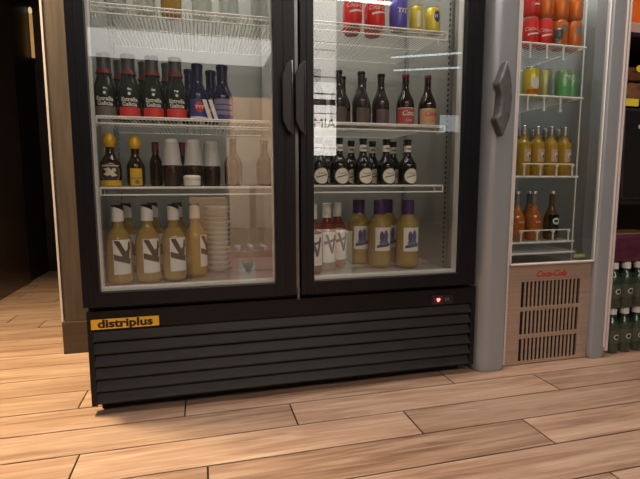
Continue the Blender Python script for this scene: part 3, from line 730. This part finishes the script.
# goods in it
oc = can('soda_can', orange_can); m = MB(); m.patch(.0334, .060, .092, -30, 20, mat('brown_grey_patch', (.25, .20, .16), .5)); m.build('label', oc)
gs = 1.3015
specs = [(ck, 1.690, 'left'), (ck, 1.758, 'middle left'), (oc, 1.832, 'middle right'), (oc, 1.902, 'right')]
for p, x, k in specs:
    nm = 'red cola' if p is ck else 'orange'
    put(p, (x, .125, gs), f'{nm} can, lower of two stacked, {k} on the silver fridge top shelf', 'can', 'stacked cans in the silver fridge', scale=.98)
    q = put(p if k != 'middle left' else oc, (x, .125, gs+.116), f'{nm if k != "middle left" else "orange"} can, upper of two stacked, {k} on the silver fridge top shelf', 'can', 'stacked cans in the silver fridge', rz=.6, scale=.98)
r = empty('small_bottle', (1.795, .085, gs), 0, 'small grey-capped bottle between the red and orange cans', 'bottle')
MB().lathe([(.010, 0), (.012, .004), (.012, .03), (.016, .034)], clear_plastic, 14).build('body', r); MB().lathe([(.018, .034), (.018, .062), (.012, .068)], foil_grey, 16).build('cap', r)
lc = can('soda_can', yellow_can); m = MB(); m.disc(0, .055, .02, .024, .0334, paper); m.patch(.0332, .012, .03, -60, 60, orange_can); m.build('label', lc)
gc = can('soda_can', green_can); m = MB(); squiggle(m, .044, .082, .0334, white_ink, amp=.009, loops=3, th=.002); m.patch(.0331, .0145, .045, -70, 70, mat('green_patch', (.10, .40, .13), .4)); m.build('label', gc)
g2 = 1.100
put(lc, (1.700, .120, g2), 'yellow can with white oval beside the door edge', 'can', 'cans on the second shelf of the silver fridge')
l2 = can('soda_can', mat('lemon_silver_can', (.42, .42, .18), .35, .4)); m = MB(); m.patch(.0333, .015, .08, -5, 50, alu); m.build('label', l2)
put(l2, (1.772, .130, g2), 'yellow and silver can between the yellow and the green can', 'can', 'cans on the second shelf of the silver fridge')
put(gc, (1.856, .115, g2), 'pale green can with white script', 'can', 'cans on the second shelf of the silver fridge')
put(gc, (1.925, .150, g2), 'pale green can half hidden at the right wall', 'can', 'cans on the second shelf of the silver fridge', rz=1.2)
jb = bottle('juice_bottle', .031, .208, .013, .130, .160, orange_yel, alu, .036, (0, 0, 0), cap_r=.0155)
m = MB(); m.patch(.0314, .060, .112, -30, 40, mat('pale_orange_label', (.62, .40, .30), .5)); m.disc(.006, .088, .010, .012, .0318, paper); m.disc(.010, .082, .006, .006, .0321, purple_cap); m.build('label', jb)
for i, x in enumerate((1.685, 1.752, 1.820, 1.888)):
    put(jb, (x, .125, .778), f'yellow juice bottle, {("first from the door edge", "second from the door edge", "third from the door edge", "nearest the right wall")[i]} on the third shelf', 'juice bottle', 'yellow juice bottles')
    put(jb, (x+.03, .195, .778), f'yellow juice bottle behind the {("first", "second", "third", "last")[i]} one of the front row', 'juice bottle', 'yellow juice bottles')
ob = bottle('orange_soda_bottle', .034, .208, .012, .085, .150, orange_drink, alu, .012, (0, 0, 0))
m = MB(); m.lathe([(.0128, .150), (.0126, .196)], see_through('grey_neck', (.25, .24, .22), .7), 18, cap=False); m.build('neck_sleeve', ob)
m = MB(); m.disc(.0, .078, .018, .016, .0344, mat('deep_orange_ink', (.45, .07, .01), .5)); squiggle(m, .026, .078, .0348, white_ink, amp=.004, loops=3); m.build('label', ob)
put(ob, (1.665, .120, .505), 'orange soda bottle nearest the door edge', 'soda bottle', 'bottles on the lowest shelf of the silver fridge')
put(ob, (1.748, .120, .505), 'orange soda bottle beside the dark-labelled bottle', 'soda bottle', 'bottles on the lowest shelf of the silver fridge')
for x in (1.705, 1.79): put(ob, (x, .20, .505), f'orange soda bottle in the back row, {"left" if x < 1.75 else "right"}', 'soda bottle', 'bottles on the lowest shelf of the silver fridge')
dbt = bottle('dark_label_bottle', .031, .208, .012, .085, .150, mat('amber_brown_glass', (.11, .05, .015), .1), alu, .012, (0, 0, 0))
m = MB(); m.patch(.0314, .030, .108, -60, 60, dark_glass, 10); m.disc(0, .080, .017, .015, .0318, paper); m.disc(0, .080, .010, .006, .0322, ink); m.build('label', dbt)
put(dbt, (1.840, .120, .505), 'brown bottle with dark label and white oval, rightmost on the lowest shelf', 'soda bottle', 'bottles on the lowest shelf of the silver fridge')
r = MB(); r.box(-.040, .040, 0, .003, 0, .016, lime); r.box(-.036, .030, -.0006, 0, .006, .009, paper)
o = r.build('price_tag', None, loc=(1.925, .03, .432)); tag(o, 'lime green price tag low in the silver fridge', 'price tag')

# ---------------------------------------------------------------- rack and packs at the far right
rk = empty('storage_rack', (2.06, 0, 0), 0, 'dark storage rack right of the silver fridge', 'rack')
for z in (.655, 1.075, 1.345): MB().box(.0, .9, .02, .50, z, z+.018, rack_black).build('rack_shelf', rk, bevel=.002)
for X, X2 in ((-.012, .004), (.87, .90)):
    for Yy in (.02, .47): MB().box(X, X2, Yy, Yy+.03, 0, 1.9, rack_black).build('post', rk, bevel=.002)
MB().box(.03, .87, .49, .50, .02, 1.88, rack_black).build('rack_back', rk)
bx = empty('plastic_bin', (2.33, .20, .674), 0, 'black plastic bin with white scribble on the rack', 'bin')
m = MB(); m.prism([(-.24, 0), (.24, 0), (.26, .385), (-.26, .385)], -.19, .16, black_plastic, 'y'); m.build('bin_body', bx, bevel=.012)
m = MB(); m.tube([(-.172, -.193, .300), (-.176, -.193, .312), (-.16, -.193, .318), (-.12, -.193, .322), (-.06, -.193, .318)], .0035, white_ink); m.build('mark', bx)
o = MB().box(-.035, .035, 0, .003, 0, .03, yellow_tag_m).build('price_tag', None, loc=(2.115, .014, 1.066)); tag(o, 'yellow price tag on the rack edge above the black bin', 'price tag')
def carton(name, loc, sx_, sy_, sz_, m_, label, cat, group=None, rz=0., tape_m=None, marks=None):
    r = empty(name, loc, rz, label, cat, group)
    MB().box(-sx_/2, sx_/2, -sy_/2, sy_/2, 0, sz_, m_).build('box_body', r, bevel=.004)
    if tape_m: MB().box(-.025, .025, -sy_/2-.001, sy_/2+.001, .0, sz_+.001, tape_m).build('tape', r)
    if marks: marks(r)
    return r
carton('snack_box', (2.27, .20, 1.093), .36, .3, .075, snack_brown, 'mottled brown snack box on the rack above the bin', 'snack box')
r = empty('snack_bag', (2.24, .16, 1.1682), 0, 'brown snack bag with yellow mark lying on the brown box', 'snack bag')
m = MB(); m.lathe([(.03, 0), (.11, .02), (.13, .045), (.10, .075), (.03, .09)], snack_brown, 20, sx=1.2, sy=.8); m.build('bag', r); MB().disc(-.06, .06, .018, .014, None, yellow_tag_m, c=(0, -.112, 0)).build('bag_mark', r)
carton('card_carton', (2.30, .20, 1.3635), .38, .3, .05, pinkish, 'pale pink-beige carton under the orange packet', 'carton')
carton('orange_packet', (2.29, .18, 1.4145), .38, .24, .16, orange_box_m, 'bright orange packet on top of the pale carton', 'packet')
# drink packs
def pack(name, loc, label, group, logo):
    r = empty(name, loc, 0, label, 'drink pack', group)
    for j in range(2):
        for i in range(4):
            c = (.034+i*.067, .034+j*.067, 0)
            m = MB(); m.lathe([(.028, 0), (.0325, .008), (.0325, .12)]+arc(.0325, .12, .0125, .175)[1:]+[(.0125, .185)], pack_green, 16, c=c)
            if j == 0: m.patch(.0329, .045, .105, -70, 70, mat('dull_green_label', (.045, .075, .05), .5), 8, c=c); m.disc(0, .075, .014, .012, .0333, white_ink, c=c, n=14); m.disc(0, .075, .0105, .0085, .0336, pack_green, c=c, n=14)
            b = m.build('bottle', r)
            MB().lathe([(.0185, .172), (.0185, .195), (.015, .200)], white_cap, 12, c=c).build('cap', b)
    m = MB(); m.box(-.002, .272, -.002, .138, .0, .150, film); m.build('wrap_film', r, bevel=.012, smooth=60)
    return r
pack('drink_pack', (2.075, -.005, 0), 'film-wrapped pack of green bottles standing on the floor', 'packs of green bottles', 0)
pack('drink_pack', (2.072, .0, .203), 'film-wrapped pack of green bottles stacked on another pack', 'packs of green bottles', 1)
pk = empty('drink_pack', (2.075, .01, .406), 0, 'purple wrapped drinks pack on top of the green bottle packs', 'drink pack')
MB().box(0, .30, 0, .2, 0, .118, purple_wrap).build('wrap', pk, bevel=.014)
MB().box(.02, .28, .03, .17, .118, .122, tape).build('wrap_seam', pk)

# ---------------------------------------------------------------- goods behind the viewer, seen only in the glass
def CY(v): return -.114-v
st = 2.0
def marks1(r): m = MB(); [m.box(-.02, .12, -.161, -.160, .13+k*.03, .143+k*.03, tape) for k in range(3)]; m.build('print', r)
G = 'cartons stacked behind the viewer'
yb = CY(2.2)
carton('cardboard_carton', (.42, yb, 0), .28, .34, .33, cardboard, 'brown carton at the bottom of the reflected left stack', 'carton', G, tape_m=tape)
carton('cardboard_carton', (.42, yb, .3315), .28, .34, .31, cardboard, 'brown carton topmost of the left stack', 'carton', G)
carton('cardboard_carton', (.76, yb, 0), .36, .34, .40, cardboard, 'tall brown carton at the floor of the right stack', 'carton', G)
carton('cardboard_carton', (.76, yb, .4015), .36, .34, .34, cardboard_pale, 'pale carton in the middle of the right stack', 'carton', G, tape_m=tape)
carton('cardboard_carton', (.76, yb, .743), .37, .34, .36, cardboard_pale, 'pale carton above the middle of the right stack', 'carton', G, rz=.04)
carton('cardboard_carton', (.76, yb, 1.1045), .34, .32, .30, cardboard, 'brown carton topmost of the right stack', 'carton', G, rz=-.05, tape_m=tape)
# peach crate with white-capped bottles in front of the cartons
r = empty('bottle_crate', (.74, CY(1.65), 0), 0, 'peach plastic crate standing before the cartons', 'crate')
m = MB(); m.box(-.2, .2, -.15, .15, 0, .02, peach); m.box(-.2, .2, -.15, -.14, .02, .30, peach); m.box(-.2, .2, .14, .15, .02, .30, peach); m.box(-.2, -.19, -.14, .14, .02, .30, peach); m.box(.19, .2, -.14, .14, .02, .30, peach)
m.build('crate_body', r, bevel=.003); m = MB(); m.box(-.14, -.03, .150, .1515, .07, .22, paper); m.prism([(-.12, .22), (-.04, .22), (-.075, .13)], .1515, .153, handle_grey, 'y'); m.build('crate_label', r)
for i in range(4):
    for j in range(2):
        put(rs, (.74-.135+.09*i, CY(1.65)-.06+.12*j, .022), f'white-capped bottle in the peach crate, {("front", "back")[j]} row {("first", "second", "third", "fourth")[i]} along', 'bottle', 'bottles in the peach crate', scale=1.12)
# lit menu board
lb = empty('menu_board', (1.435, CY(2.4), 0), 0, 'tall lit white menu board on a black post', 'sign')
MB().box(-.02, .02, -.02, .02, .02, 1.0, black_plastic).build('post', lb); MB().lathe([(.16, 0), (.16, .012), (.03, .02)], black_plastic, 24).build('foot', lb)
MB().box(-.108, .108, -.025, .025, 1.0, 1.62, board_lit).build('light_box', lb, bevel=.003)
MB().box(-.108, .108, -.025, .025, 1.621, 2.3, mat('lightbox_dim', (.8, .8, .8), .5, emit=(1, .96, .92), es=1.5)).build('light_box', lb, bevel=.003)['label'] = 'dimmer upper half'
m = MB()
for z, h in ((1.95, .010), (1.885, .012), (1.66, .012), (1.52, .012), (1.43, .05), (1.355, .008), (1.06, .005)): m.box(-.10, .10, .0255, .0265, z, z+h, grey_ink)
m.text('MIA', .12, grey_ink, 0, 1.27, c=(0, .0265, 0))
m.build('print', lb, smooth=0)
lb.rotation_euler = (0, 0, 0)
mb = MB(); mb.box(-.1, .1, .0, .2, 0, .30, paper)
carton('white_carton', (1.43, CY(2.1), 0), .26, .26, .36, paper, 'white carton on the floor in front of the menu board', 'carton', tape_m=cardboard_pale)
